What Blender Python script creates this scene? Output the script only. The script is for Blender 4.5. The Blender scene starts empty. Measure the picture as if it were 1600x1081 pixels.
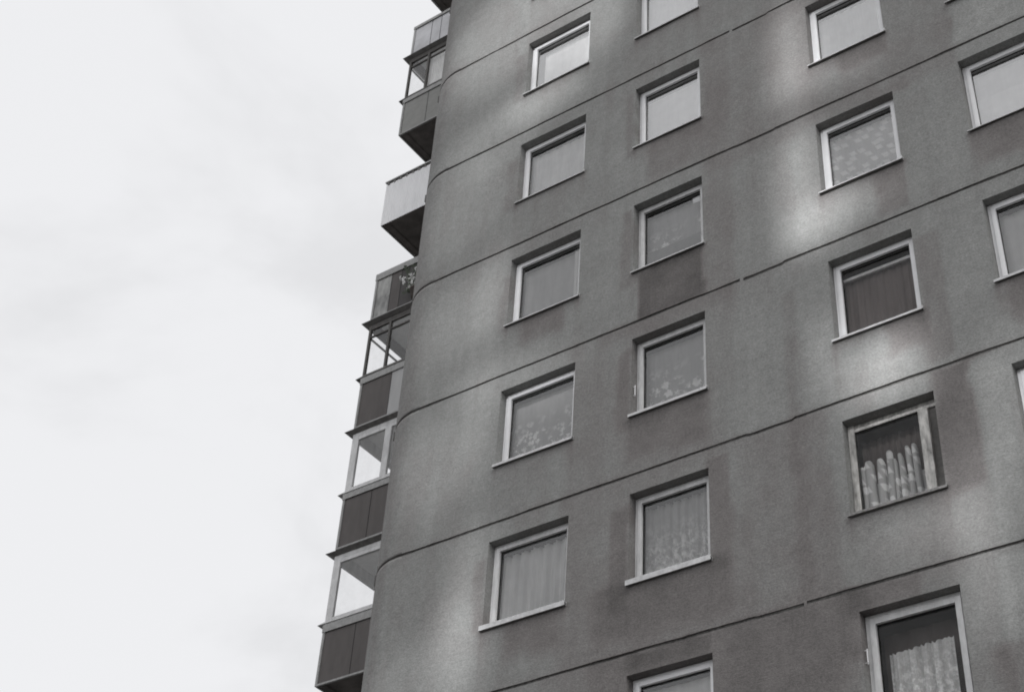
import bpy, math, random
import numpy as np
from mathutils import Matrix, Vector

# ------------------------------------------------------------------ camera
scene = bpy.context.scene
GZ = 25.65                     # world height of the uppermost panel joint used as reference
CAM = Vector((10.2310, -15.4613, 1.5987))
RX = Vector((0.80956981, 0.5839997, 0.05950689))
RY = Vector((-0.3339402, 0.54153762, -0.77150564))
RZ = Vector((-0.48278429, 0.60471593, 0.63343349))
cd = bpy.data.cameras.new('camera')
cam = bpy.data.objects.new('camera', cd)
scene.collection.objects.link(cam)
m = Matrix.Identity(4)
for i in range(3):
    m[i][0] = RX[i]; m[i][1] = -RY[i]; m[i][2] = -RZ[i]; m[i][3] = CAM[i]
cam.matrix_world = m
cd.sensor_width = 36.0
cd.lens = 2486.77 / 1600 * 36
cd.clip_start = 0.1
cd.clip_end = 3000
scene.camera = cam

# ------------------------------------------------------------------ world, sun, exposure
SUN_EL, SUN_AZ = math.radians(46), math.radians(116)   # behind the photographer's right shoulder, veiled by thin cloud
world = bpy.data.worlds.new('World'); scene.world = world
world.use_nodes = True
wn = world.node_tree; wn.nodes.clear()
def N(nt, t, **kw):
    n = nt.nodes.new(t)
    for k, v in kw.items():
        if k.startswith('i_'):
            k2 = k[2:]
            n.inputs[int(k2) if k2.isdigit() else k2].default_value = v
        else: setattr(n, k, v)
    return n
def math_(nt, op, a, b=None, c=None, clamp=False):
    n = nt.nodes.new('ShaderNodeMath'); n.operation = op; n.use_clamp = clamp
    for i, v in enumerate((a, b, c)):
        if v is None: continue
        if isinstance(v, (int, float)): n.inputs[i].default_value = v
        else: nt.links.new(v, n.inputs[i])
    return n.outputs[0]
wo = N(wn, 'ShaderNodeOutputWorld'); bg = N(wn, 'ShaderNodeBackground'); bg.inputs['Strength'].default_value = 0.1
sky = N(wn, 'ShaderNodeTexSky'); sky.sky_type = 'NISHITA'; sky.sun_disc = False
sky.sun_elevation = SUN_EL; sky.sun_rotation = SUN_AZ
hs = N(wn, 'ShaderNodeHueSaturation'); hs.inputs['Saturation'].default_value = 0.12
wn.links.new(sky.outputs[0], hs.inputs['Color'])
tc = N(wn, 'ShaderNodeTexCoord')
nz = N(wn, 'ShaderNodeTexNoise'); nz.inputs['Scale'].default_value = 4.2; nz.inputs['Detail'].default_value = 5
nz.inputs['Roughness'].default_value = 0.55; nz.inputs['Distortion'].default_value = 0.3
mp = N(wn, 'ShaderNodeMapping'); mp.inputs['Scale'].default_value = (1, 1, 1.7); mp.inputs['Location'].default_value = (3.3, 1.2, 0.4)
wn.links.new(tc.outputs['Generated'], mp.inputs[0]); wn.links.new(mp.outputs[0], nz.inputs['Vector'])
rmp = N(wn, 'ShaderNodeMapRange'); rmp.inputs[1].default_value = 0.36; rmp.inputs[2].default_value = 0.58
rmp.inputs[3].default_value = 0.89; rmp.inputs[4].default_value = 1.0; rmp.interpolation_type = 'SMOOTHSTEP'
wn.links.new(nz.outputs['Fac'], rmp.inputs[0])
sep = N(wn, 'ShaderNodeSeparateXYZ'); wn.links.new(tc.outputs['Generated'], sep.inputs[0])
glow = N(wn, 'ShaderNodeMapRange'); glow.interpolation_type = 'SMOOTHSTEP'   # cloud is brighter towards the veiled sun
glow.inputs[1].default_value = 0.1; glow.inputs[2].default_value = -0.8; glow.inputs[3].default_value = 9.15; glow.inputs[4].default_value = 12.0
wn.links.new(sep.outputs[1], glow.inputs[0])
cl = math_(wn, 'MULTIPLY', glow.outputs[0], rmp.outputs[0])
cc = N(wn, 'ShaderNodeCombineXYZ')
wn.links.new(math_(wn, 'MULTIPLY', cl, 0.985), cc.inputs[0]); wn.links.new(math_(wn, 'MULTIPLY', cl, 0.99), cc.inputs[1]); wn.links.new(math_(wn, 'MULTIPLY', cl, 1.012), cc.inputs[2])
mx = N(wn, 'ShaderNodeMix', data_type='RGBA'); mx.inputs[0].default_value = 0.93
wn.links.new(hs.outputs[0], mx.inputs[6]); wn.links.new(cc.outputs[0], mx.inputs[7])
wn.links.new(mx.outputs[2], bg.inputs['Color']); wn.links.new(bg.outputs[0], wo.inputs[0])

sd = bpy.data.lights.new('sun', 'SUN'); sd.energy = 1.0; sd.angle = math.radians(25); sd.color = (1, 0.98, 0.95)
so = bpy.data.objects.new('sun', sd); scene.collection.objects.link(so)
sdir = Vector((math.sin(SUN_AZ) * math.cos(SUN_EL), math.cos(SUN_AZ) * math.cos(SUN_EL), math.sin(SUN_EL)))
so.rotation_euler = sdir.to_track_quat('Z', 'Y').to_euler(); so.location = (0, -30, 60)
scene.view_settings.view_transform = 'Standard'; scene.view_settings.look = 'None'
scene.view_settings.exposure = 0.0; scene.view_settings.gamma = 1.0
scene.view_settings.use_curve_mapping = False
scene.cycles.max_bounces = 8
scene.cycles.use_denoising = True
scene.cycles.filter_width = 1.9        # soft old lens

# Sunlight thrown back by window panes across the street: a lamp for each glint, standing where that pane is.
# (target X, target Z relative to the reference joint, half width m, half height m, tilt deg, irradiance)
GLINTS = [
    (-2.62, -12.25, .30, .95, 0, 1.5), (-2.72, -13.2, .42, .75, 6, 2.0), (-3.9, -13.7, .7, .6, 20, .8),
    (-3.5, -9.75, .60, .8, 25, 1.2), (-2.66, -9.1, .28, .9, 0, 1.3), (-2.1, -8.52, 1.1, .34, -14, 1.1),
    (-3.3, -6.75, .75, .7, 30, 1.0), (-2.6, -6.5, .34, .9, 0, 1.3), (-3.4, -4.1, .9, .8, 20, .8),
    (-1.85, -2.05, .75, .42, -10, 2.3), (-2.9, -2.6, 1.0, .7, 15, 1.0), (-0.68, -0.75, .5, .7, 10, 2.1),
    (-2.6, 0.5, 1.4, 1.2, 20, 2.6), (-0.2, 1.1, 1.2, .9, 0, 1.5),
    (3.12, -3.9, .30, .9, 0, 3.0), (3.22, -4.75, .42, .45, 8, 1.6), (4.0, -4.92, .5, .24, -15, 1.5),
    (3.10, -6.9, .30, 1.0, 0, 3.1), (3.36, -7.85, .46, .42, 10, 3.3), (4.0, -7.75, .5, .24, -18, 1.5),
    (3.3, -10.35, .16, .6, 0, 2.2), (4.08, -10.8, .44, .36, -4, 4.8), (4.15, -11.32, .62, .2, -4, 2.0),
    (4.95, -13.2, .18, .6, 4, 2.6), (4.4, -13.5, .6, .26, -12, 1.3), (5.02, -14.3, .2, .6, 0, 1.9), (5.7, -12.2, .4, 1.1, 0, 1.0),
    (6.2, -1.3, .6, 1.2, 0, 1.4),
]
for (x, z, hw, hh, tl, e) in GLINTS:
    ld = bpy.data.lights.new('window_glint', 'SPOT'); lo = bpy.data.objects.new('window_glint', ld)
    scene.collection.objects.link(lo)
    tgt = Vector((x, 0, z + GZ)); src = Vector((x + 9.0, -38.0, z + GZ + 14.0))
    dv = src - tgt; dist = dv.length
    c = abs(dv.normalized().y)
    mm = max(hw, hh); half = math.atan(1.6 * mm / dist)
    ld.spot_size = 2 * half; ld.spot_blend = 1.0; ld.shadow_soft_size = 0.35
    ld.energy = e * dist * dist * 4 * math.pi / c
    ld.color = (0.985, 0.99, 1)
    q = dv.to_track_quat('Z', 'Y').to_matrix().to_4x4()
    lo.matrix_world = Matrix.Translation(src) @ q @ Matrix.Rotation(math.radians(tl), 4, 'Z') @ Matrix.Diagonal((hw / mm, hh / mm, 1, 1))

# ------------------------------------------------------------------ helpers
COL = scene.collection
random.seed(7); rng = np.random.default_rng(11)

class MB:
    def __init__(s): s.v = []; s.f = []; s.mi = []
    def add(s, vs, fs, mi=0):
        b = len(s.v); s.v += [tuple(p) for p in vs]; s.f += [tuple(b + i for i in f) for f in fs]; s.mi += [mi] * len(fs)
    def box(s, x0, x1, y0, y1, z0, z1, mi=0):
        s.add([(x0,y0,z0),(x1,y0,z0),(x1,y1,z0),(x0,y1,z0),(x0,y0,z1),(x1,y0,z1),(x1,y1,z1),(x0,y1,z1)],
              [(0,3,2,1),(4,5,6,7),(0,1,5,4),(1,2,6,5),(2,3,7,6),(3,0,4,7)], mi)
    def quad(s, a, b, c, d, mi=0): s.add([a, b, c, d], [(0,1,2,3)], mi)
    def prism(s, poly, axis, a, b, mi=0):           # poly in the two other axes
        def P(u, v, t): return {'x': (t, u, v), 'y': (u, t, v), 'z': (u, v, t)}[axis]
        n = len(poly); vs = [P(u, v, a) for u, v in poly] + [P(u, v, b) for u, v in poly]
        s.add(vs, [tuple(range(n))[::-1], tuple(range(n, 2*n))] + [(i, (i+1) % n, n + (i+1) % n, n + i) for i in range(n)], mi)
    def tube(s, p, q, r, n=8, mi=0):
        p = Vector(p); q = Vector(q); d = (q - p).normalized()
        a = d.orthogonal().normalized(); b = d.cross(a); vs = []
        for c in (p, q):
            for i in range(n):
                t = 2*math.pi*i/n; vs.append(tuple(c + a*math.cos(t)*r + b*math.sin(t)*r))
        s.add(vs, [tuple(range(n))[::-1], tuple(range(n, 2*n))] + [(i, (i+1) % n, n+(i+1) % n, n+i) for i in range(n)], mi)
    def build(s, name, mats, parent=None, smooth=False, bevel=0):
        me = bpy.data.meshes.new(name); me.from_pydata(s.v, [], s.f)
        if not isinstance(mats, (list, tuple)): mats = [mats]
        for mt in mats: me.materials.append(mt)
        me.polygons.foreach_set('material_index', s.mi)
        if smooth: me.polygons.foreach_set('use_smooth', [True]*len(s.f))
        me.update()
        o = bpy.data.objects.new(name, me); COL.objects.link(o)
        if bevel:
            b = o.modifiers.new('bevel', 'BEVEL'); b.width = bevel; b.segments = 2; b.limit_method = 'ANGLE'
        if parent: o.parent = parent
        return o
def tag(o, label=None, cat=None, group=None, kind=None):
    if label: o['label'] = label
    if cat: o['category'] = cat
    if group: o['group'] = group
    if kind: o['kind'] = kind
    return o

def mat(name, col, rough=0.8, noise=None, bump=None, spec=0.3, metal=0.0):
    """noise=(scale, amount, detail, stretch xyz), bump=(scale, strength)"""
    mt = bpy.data.materials.new(name); mt.use_nodes = True; nt = mt.node_tree
    b = nt.nodes['Principled BSDF']; b.inputs['Roughness'].default_value = rough
    b.inputs['Specular IOR Level'].default_value = spec; b.inputs['Metallic'].default_value = metal
    b.inputs['Base Color'].default_value = (*col, 1)
    t = N(nt, 'ShaderNodeTexCoord')
    if noise:
        mpn = N(nt, 'ShaderNodeMapping'); mpn.inputs['Scale'].default_value = noise[3] if len(noise) > 3 else (1,1,1)
        nt.links.new(t.outputs['Object'], mpn.inputs[0])
        n = N(nt, 'ShaderNodeTexNoise'); n.inputs['Scale'].default_value = noise[0]; n.inputs['Detail'].default_value = noise[2]
        n.inputs['Roughness'].default_value = 0.65
        nt.links.new(mpn.outputs[0], n.inputs['Vector'])
        r = N(nt, 'ShaderNodeMapRange'); r.inputs[1].default_value = .3; r.inputs[2].default_value = .7
        r.inputs[3].default_value = 1 - noise[1]; r.inputs[4].default_value = 1 + noise[1]*.6
        nt.links.new(n.outputs['Fac'], r.inputs[0])
        v = N(nt, 'ShaderNodeVectorMath', operation='SCALE'); v.inputs[0].default_value = col
        nt.links.new(r.outputs[0], v.inputs['Scale']); nt.links.new(v.outputs[0], b.inputs['Base Color'])
    if bump:
        n2 = N(nt, 'ShaderNodeTexNoise'); n2.inputs['Scale'].default_value = bump[0]; n2.inputs['Detail'].default_value = 4
        nt.links.new(t.outputs['Object'], n2.inputs['Vector'])
        bp = N(nt, 'ShaderNodeBump'); bp.inputs['Strength'].default_value = bump[1]; bp.inputs['Distance'].default_value = .01
        nt.links.new(n2.outputs['Fac'], bp.inputs['Height']); nt.links.new(bp.outputs[0], b.inputs['Normal'])
    return mt

# wall plaster: tone comes from the stain field stored on the mesh, grain from noise
def plaster():
    mt = bpy.data.materials.new('plaster'); mt.use_nodes = True; nt = mt.node_tree
    b = nt.nodes['Principled BSDF']; b.inputs['Roughness'].default_value = .95; b.inputs['Specular IOR Level'].default_value = .15
    at = N(nt, 'ShaderNodeAttribute', attribute_name='tone')
    t = N(nt, 'ShaderNodeTexCoord')
    g = N(nt, 'ShaderNodeTexNoise'); g.inputs['Scale'].default_value = 30; g.inputs['Detail'].default_value = 6; g.inputs['Roughness'].default_value = .85
    nt.links.new(t.outputs['Object'], g.inputs['Vector'])
    gr = N(nt, 'ShaderNodeMapRange'); gr.inputs[1].default_value = .3; gr.inputs[2].default_value = .7; gr.inputs[3].default_value = .64; gr.inputs[4].default_value = 1.34
    nt.links.new(g.outputs['Fac'], gr.inputs[0])
    g2 = N(nt, 'ShaderNodeTexNoise'); g2.inputs['Scale'].default_value = 8; g2.inputs['Detail'].default_value = 5; g2.inputs['Roughness'].default_value = .7
    nt.links.new(t.outputs['Object'], g2.inputs['Vector'])
    gq = N(nt, 'ShaderNodeMapRange'); gq.inputs[1].default_value = .3; gq.inputs[2].default_value = .7; gq.inputs[3].default_value = .89; gq.inputs[4].default_value = 1.11
    nt.links.new(g2.outputs['Fac'], gq.inputs[0])
    k = math_(nt, 'MULTIPLY', math_(nt, 'MULTIPLY', at.outputs['Fac'], gr.outputs[0]), gq.outputs[0])
    # damp plaster is a touch browner
    f = N(nt, 'ShaderNodeMapRange'); f.inputs[1].default_value = .75; f.inputs[2].default_value = 1.0; nt.links.new(at.outputs['Fac'], f.inputs[0])
    mxc = N(nt, 'ShaderNodeMix', data_type='RGBA'); mxc.inputs[6].default_value = (.244, .230, .225, 1); mxc.inputs[7].default_value = (.235, .237, .231, 1)
    nt.links.new(f.outputs[0], mxc.inputs[0])
    v = N(nt, 'ShaderNodeVectorMath', operation='SCALE'); nt.links.new(mxc.outputs[2], v.inputs[0]); nt.links.new(k, v.inputs['Scale'])
    nt.links.new(v.outputs[0], b.inputs['Base Color'])
    bn = N(nt, 'ShaderNodeTexNoise'); bn.inputs['Scale'].default_value = 60; bn.inputs['Detail'].default_value = 4
    nt.links.new(t.outputs['Object'], bn.inputs['Vector'])
    # trowel strokes, stretched sideways
    mpn = N(nt, 'ShaderNodeMapping'); mpn.inputs['Scale'].default_value = (6, 6, 38); nt.links.new(t.outputs['Object'], mpn.inputs[0])
    tn = N(nt, 'ShaderNodeTexNoise'); tn.inputs['Scale'].default_value = 1; tn.inputs['Detail'].default_value = 3; tn.inputs['Distortion'].default_value = 1.2
    nt.links.new(mpn.outputs[0], tn.inputs['Vector'])
    hgt = math_(nt, 'ADD', bn.outputs['Fac'], math_(nt, 'MULTIPLY', tn.outputs['Fac'], .9))
    bp = N(nt, 'ShaderNodeBump'); bp.inputs['Strength'].default_value = .45; bp.inputs['Distance'].default_value = .012
    nt.links.new(hgt, bp.inputs['Height']); nt.links.new(bp.outputs[0], b.inputs['Normal'])
    return mt
M = {}
M['plaster'] = plaster()
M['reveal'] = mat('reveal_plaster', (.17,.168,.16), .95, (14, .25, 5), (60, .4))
M['seam'] = mat('joint_sealant', (.10,.097,.093), .9, (20, .5, 3))
M['white'] = mat('white_frame', (.80,.80,.81), .45, (5, .06, 3), None, .4)
M['dirtywhite'] = mat('dirty_white_frame', (.62,.62,.62), .6, (9, .22, 5, (1,1,.4)), None, .3)
M['oldwood'] = mat('peeling_painted_wood', (.50,.49,.47), .8, (16, .6, 6, (1,1,.25)), (50, .5))
M['darkwood'] = mat('dark_frame_and_gap', (.10,.095,.09), .6, (12, .3, 4))
M['sill'] = mat('sheet_metal_sill', (.52,.52,.52), .45, (12, .25, 4), None, .4, .3)
M['sill_old'] = mat('weathered_sill', (.24,.235,.23), .8, (30, .5, 5), (60, .6))
M['gasket'] = mat('rubber_gasket', (.03,.03,.03), .7)
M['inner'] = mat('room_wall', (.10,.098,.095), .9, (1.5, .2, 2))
M['soffit'] = mat('balcony_concrete', (.20,.185,.178), .95, (2.5, .45, 6), (30, .5))
M['soffit_paint'] = mat('painted_balcony_ceiling', (.84,.84,.83), .9, (3, .12, 4))
M['fascia'] = mat('grey_fascia', (.34,.34,.335), .7, (14, .25, 5, (1,1,.5)), (40, .3))
M['corrug'] = mat('white_corrugated_sheet', (.80,.80,.81), .5, (2.2, .07, 4, (3,3,.6)), None, .4)
M['brown'] = mat('brown_panel', (.112,.103,.100), .75, (7, .15, 5, (1,1,.3)), None, .25)
M['dark_bay'] = mat('dark_bay_panel', (.05,.046,.045), .6, (6, .2, 4))  # dark sheet standing in for the shaded interior behind the open bay
M['greypanel'] = mat('fibre_cement_panel', (.27,.27,.26), .85, (5, .12, 5), (60, .2))
M['lightpanel'] = mat('light_panel', (.40,.40,.40), .7, (3, .1, 4, (2,2,.5)))
M['frosted'] = mat('pale_glossy_panel', (.46,.46,.48), .16, (1.7, .28, 3), None, .6)
M['mottled'] = mat('mottled_sheet', (.26,.26,.25), .3, (3.5, .7, 4, (1.6,1.6,.6)), None, .5)
M['flashing'] = mat('zinc_flashing_and_sill_shade', (.16,.155,.15), .6, (10, .3, 4), None, .4, .3)
M['ground'] = mat('pavement', (.11,.108,.105), .95, (.35, .3, 6))
M['bitumen'] = mat('roof_bitumen', (.06,.06,.06), .95, (2, .3, 4))
M['leaf'] = mat('leaf', (.07,.085,.06), .6, (8, .4, 3))
M['petal'] = mat('pale_petal', (.75,.75,.74), .6, (8, .1, 3))
M['pot'] = mat('clay_pot', (.15,.13,.12), .8, (8, .2, 3))

def glass(name, refl=1.0, tint=.93, ior=1.9):
    mt = bpy.data.materials.new(name); mt.use_nodes = True; nt = mt.node_tree; nt.nodes.clear()
    o = N(nt, 'ShaderNodeOutputMaterial'); tr = N(nt, 'ShaderNodeBsdfTransparent'); tr.inputs[0].default_value = (tint, tint, tint, 1)
    gl = N(nt, 'ShaderNodeBsdfGlossy'); gl.inputs['Roughness'].default_value = 0.0; gl.inputs[0].default_value = (1,1,1,1)
    fr = N(nt, 'ShaderNodeFresnel'); fr.inputs['IOR'].default_value = ior
    t = N(nt, 'ShaderNodeTexCoord'); n = N(nt, 'ShaderNodeTexNoise'); n.inputs['Scale'].default_value = 1.6; n.inputs['Detail'].default_value = 1
    nt.links.new(t.outputs['Object'], n.inputs['Vector'])
    bp = N(nt, 'ShaderNodeBump'); bp.inputs['Strength'].default_value = .12; bp.inputs['Distance'].default_value = .03
    nt.links.new(n.outputs['Fac'], bp.inputs['Height']); nt.links.new(bp.outputs[0], gl.inputs['Normal'])
    k = math_(nt, 'MULTIPLY', fr.outputs[0], refl, clamp=True)
    ms = N(nt, 'ShaderNodeMixShader'); nt.links.new(k, ms.inputs[0]); nt.links.new(tr.outputs[0], ms.inputs[1]); nt.links.new(gl.outputs[0], ms.inputs[2])
    # thin film of dust
    df = N(nt, 'ShaderNodeBsdfDiffuse'); df.inputs[0].default_value = (.4,.4,.39,1)
    n2 = N(nt, 'ShaderNodeTexNoise'); n2.inputs['Scale'].default_value = 5; n2.inputs['Detail'].default_value = 6
    nt.links.new(t.outputs['Object'], n2.inputs['Vector'])
    r = N(nt, 'ShaderNodeMapRange'); r.inputs[1].default_value = .35; r.inputs[2].default_value = .8; r.inputs[3].default_value = .0; r.inputs[4].default_value = .06
    nt.links.new(n2.outputs['Fac'], r.inputs[0])
    m2 = N(nt, 'ShaderNodeMixShader'); nt.links.new(r.outputs[0], m2.inputs[0]); nt.links.new(ms.outputs[0], m2.inputs[1]); nt.links.new(df.outputs[0], m2.inputs[2])
    nt.links.new(m2.outputs[0], o.inputs[0])
    return mt
M['glass'] = glass('window_glass', 1.1, .95, 1.8)
M['glass_mid'] = glass('bright_glass', 1.5, .95, 1.8)
M['glass_boosted'] = glass('boosted_reflection_glass', 2.1, .96, 2.15)  # reflection boosted to imitate panes that mirror bright sky
M['glass_damped'] = glass('damped_reflection_glass', .55, .93, 1.45)  # reflection cut to imitate panes that mirror a dark skyline
M['clear'] = glass('balcony_glass', 1.0, .97, 1.5)

# ------------------------------------------------------------------ numpy noise for the stain field
_T = rng.random((512, 512))
def vnoise(x, y):
    xi = np.floor(x).astype(int); yi = np.floor(y).astype(int); fx = x - xi; fy = y - yi
    fx = fx*fx*(3-2*fx); fy = fy*fy*(3-2*fy)
    g = lambda a, b: _T[a % 512, b % 512]
    return (g(xi,yi)*(1-fx)+g(xi+1,yi)*fx)*(1-fy) + (g(xi,yi+1)*(1-fx)+g(xi+1,yi+1)*fx)*fy
def fbm(x, y, o=5):
    s = 0; a = 1; t = 0
    for i in range(o):
        s = s + a*vnoise(x*2**i + 17.3*i, y*2**i + 9.1*i); t += a; a *= .55
    return s/t
def sst(e0, e1, x):
    t = np.clip((x-e0)/(e1-e0), 0, 1); return t*t*(3-2*t)

# ------------------------------------------------------------------ building measures (X along facade, Z from reference joint)
X0, RC = -4.02, 0.937          # where the flat facade ends and the radius of the rounded corner
H = 2.8
COLS = {'A': (-2.263, 1.413), 'B': (0.175, 1.263), 'C': (3.425, 1.257), 'D': (5.702, 1.41), 'E': (8.9, 1.3)}
ZT, ZS = 0.318, 1.788          # opening head and sill below each joint
REC = 0.15
ROWS = range(-1, 7)
TOPZ, BOTZ = 9.3, -GZ
SEAMS = [k for k in range(-3, 9)]
GR = 0.023                     # half height of the groove

# stains: x0,x1,z0,z1,factor,softness
ST = [(.28,1.42,-8.37,-7.44,.60,.05), (.5,1.42,-5.5,-4.6,.86,.18), (-1.95,-1.1,-7.95,-7.42,.84,.15), (.2,1.42,-11.0,-10.2,.84,.2),
      (-.3,1.75,-13.85,-12.95,.84,.25), (1.45,1.75,-13.2,-11.4,.86,.12), (-.3,3.1,-15.4,-14.05,.86,.3), (4.72,5.02,-11.1,-8.9,.88,.08),
      (4.2,4.72,-10.75,-10.15,.82,.12), (4.25,4.7,-8.25,-7.4,.84,.1), (3.9,4.66,-5.0,-4.6,.85,.1), (4.72,5.15,-13.1,-11.25,.80,.08),
      (3.15,3.55,-14.9,-14.0,.84,.1), (3.3,4.2,-14.35,-14.03,.85,.1), (5.05,5.7,-17,-15.2,.82,.2), (5.1,5.5,-11.3,-11.2,.85,.2),
      (5.75,7.0,-8.1,-7.4,.84,.1), (5.85,7.0,-10.9,-10.2,.84,.15), (2.70,2.86,-13.9,-9,.93,.03), (-1.8,-1.0,-13.6,-12.95,.86,.15),
      (-.1,.17,-13.4,-11.7,.86,.06), (-.05,.17,-10.4,-8.9,.88,.06), (-.02,.17,-7.6,-6.0,.88,.06), (.02,.17,-4.8,-3.2,.9,.06),
      (-2.48,-2.27,-1.9,-.6,.90,.08), (-2.50,-2.27,-4.7,-3.4,.90,.08), (-2.42,-2.27,-7.5,-6.3,.92,.06), (-2.44,-2.27,-13,-11.8,.90,.06),
      (1.5,5.7,-5.95,-2.85,.94,.05), (5.72,7.4,-5.55,-4.6,1.14,.03), (5.72,7.4,-5.95,-5.6,1.08,.03), (4.4,4.9,-6.0,-5.7,.9,.1),
      (1.45,1.95,-8.4,-2.8,.95,.05), (5.25,5.6,-14.0,-11.25,1.10,.05), (5.2,5.6,-16,-14.1,1.12,.06), (.2,1.4,-14.3,-14.02,.84,.08),
      (-.4,1.9,-8.7,-8.4,.93,.1), (2.0,3.3,-14.0,-11.25,.97,.05), (-.9,1.9,-11.2,-8.42,.95,.12), (-1.0,3.2,-14.0,-11.2,.93,.15), (-1.2,3.4,-17,-14.0,.92,.15)]
def tone(x, z):
    wx = x + (fbm(x*1.7+50, z*1.7, 3)-.5)*.16; wz = z + (fbm(x*2.1, z*2.1+70, 3)-.5)*.2
    t = np.ones_like(x)
    for (a, b, c, d, f, s) in ST:
        mk = sst(a-s, a+s*.4, wx)*(1-sst(b-s*.3, b+s*.6, wx))*sst(c-s, c+s, wz)*(1-sst(d-s*.2, d+s*.4, wz))
        mk = mk*(.7+.6*fbm(x*3.1, z*3.1, 3))
        t *= 1 + (f-1)*(1.5 if f > .7 else 1.2)*np.clip(mk, 0, 1.15)
    t *= .90 + .20*fbm(x*.55+9, z*.5, 5)
    t *= .90 + .20*fbm(x*2.6+31, z*2.2, 5)
    t *= .90 + .19*fbm(x*5.5, z*.35+4, 4)                      # rain streaks
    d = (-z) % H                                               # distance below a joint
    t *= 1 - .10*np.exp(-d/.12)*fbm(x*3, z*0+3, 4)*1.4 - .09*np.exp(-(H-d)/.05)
    t *= 1 - .10*(1-sst(-4.9, -3.5, x))                        # darker towards the rounded edge
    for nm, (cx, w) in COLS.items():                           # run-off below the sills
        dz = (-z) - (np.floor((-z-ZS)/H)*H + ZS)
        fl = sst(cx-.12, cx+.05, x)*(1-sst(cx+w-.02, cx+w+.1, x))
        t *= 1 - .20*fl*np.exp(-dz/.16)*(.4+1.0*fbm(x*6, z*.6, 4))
        for ex in (cx, cx+w):
            t *= 1 - .22*np.exp(-((x-ex+.02*np.sin(dz*5))/.035)**2)*np.exp(-dz/.5)*(dz < 1.3)*fbm(x*0+ex*7+np.floor(z/H), z*2, 3)*1.6
    return np.clip(t, .4, 1.3)

# ------------------------------------------------------------------ building
tower = tag(bpy.data.objects.new('apartment_tower', None),
            'tall grey plastered concrete apartment block with rounded corner, square windows and stacked side balconies', 'building')
COL.objects.link(tower); tower.location = (0, 0, 0)
ROOT = tower
ZW = lambda z: z + GZ

ARC = RC*math.pi/2
def arc(s, off=0.0):
    """plan position for arc length s (= X on the flat part); off is depth into the wall"""
    if s >= X0: return (s, off)
    if s >= X0-ARC:
        a = (X0-s)/RC; r = RC-off
        return (X0 - r*math.sin(a), RC - r*math.cos(a))
    return (X0-RC+off, RC + (X0-ARC-s))

ZLO = -19.6
S_END = X0-ARC-1.9
xs = set([round(v, 4) for v in np.arange(S_END, X0-.001, .06)] + [X0-ARC, X0])
xs |= set([round(v, 4) for v in np.arange(X0, 10.4, .07)]) | {14.5}
zs = set([round(v, 4) for v in np.arange(ZLO, 3.6, .07)]) | {BOTZ, TOPZ, ZLO}
zs |= set(float(v) for v in np.arange(3.6, TOPZ, .35))
def clean(vals, keys, tol=.03):
    vals = [v for v in vals if all(abs(v-k) > tol for k in keys)]
    return sorted(set(vals) | set(keys))
kx = [S_END, X0-ARC, X0, 14.5, 2.03, 2.09, 2.72, 2.76, 8.1, 8.15]
BRIDGE = {1: [(2.03, 2.09)], 3: [(2.03, 2.09)], 5: [(2.72, 2.76)], 0: [(8.1, 8.15)]}
def step(s, k):
    r = random.Random(k*13+5); a, b = 2.06+r.uniform(-.02,.02), 2.74
    return -.018*r.uniform(.5,1.2) if a < s < b else (.012*r.uniform(-.2,1.2) if s >= b else 0)
for c, (x, w) in COLS.items(): kx += [x, x+w]
kz = [BOTZ, TOPZ]
for k in SEAMS: kz += [-H*k-GR, -H*k+GR]
for r in ROWS: kz += [-H*r-ZT, -H*r-ZS]
xs = clean(xs, kx); zs = clean(zs, kz)
xs = np.array(xs); zs = np.array(zs)
iseam = {}
wob = lambda s, q: float((fbm(np.array([s*1.9+q*7.7]), np.array([q*3.1]), 4)[0]-.5)*.024 + (fbm(np.array([s*9+q]), np.array([q*5.]), 2)[0]-.5)*.008)
zz = np.repeat(zs[:, None], len(xs), 1).copy()
for k in SEAMS:
    for sg, q in ((-1, 2*k), (1, 2*k+1)):
        j = int(np.argmin(abs(zs-(-H*k+sg*GR))))
        if k < 7: zz[j] += np.array([wob(s, q*.5+ (3 if sg > 0 else 0)) + step(s, k) for s in xs])
S2 = np.repeat(xs[None], len(zs), 0)
T = tone(S2, zz)
# slight unevenness of the panel faces
D = (fbm(S2*.8+3, zz*.8+8, 4)-.5)*.022
D *= (S2 > S_END+.1)
verts = []
for j in range(len(zs)):
    for i in range(len(xs)):
        px, py = arc(float(xs[i]), float(D[j, i]) if xs[i] >= X0 else 0.0)
        verts.append((px, py, ZW(float(zz[j, i]))))
nx = len(xs); faces = []
zc = (zs[1:]+zs[:-1])/2; xc = (xs[1:]+xs[:-1])/2
seam_row = [any(abs(z+H*k) < GR for k in SEAMS) for z in zc]
op = [(x, x+w) for x, w in COLS.values()]
def in_open(x, z):
    if not any(a < x < b for a, b in op): return False
    for r in ROWS:
        if -H*r-ZS < z < -H*r-ZT: return True
    return False
for j in range(len(zs)-1):
    for i in range(nx-1):
        if seam_row[j] and not any(p < xc[i] < q for p, q in BRIDGE.get(int(round(-zc[j]/H)), [])): continue
        if in_open(xc[i], zc[j]): continue
        a = j*nx+i; faces.append((a, a+1, a+1+nx, a+nx))
vt = list(T.ravel())
# groove lips
def vadd(p, t): verts.append(p); vt.append(t); return len(verts)-1
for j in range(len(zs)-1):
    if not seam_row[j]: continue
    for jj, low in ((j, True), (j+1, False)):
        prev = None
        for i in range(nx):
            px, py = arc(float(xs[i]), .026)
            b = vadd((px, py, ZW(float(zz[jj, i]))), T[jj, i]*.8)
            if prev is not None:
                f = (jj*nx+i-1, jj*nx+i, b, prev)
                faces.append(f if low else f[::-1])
            prev = b
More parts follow.
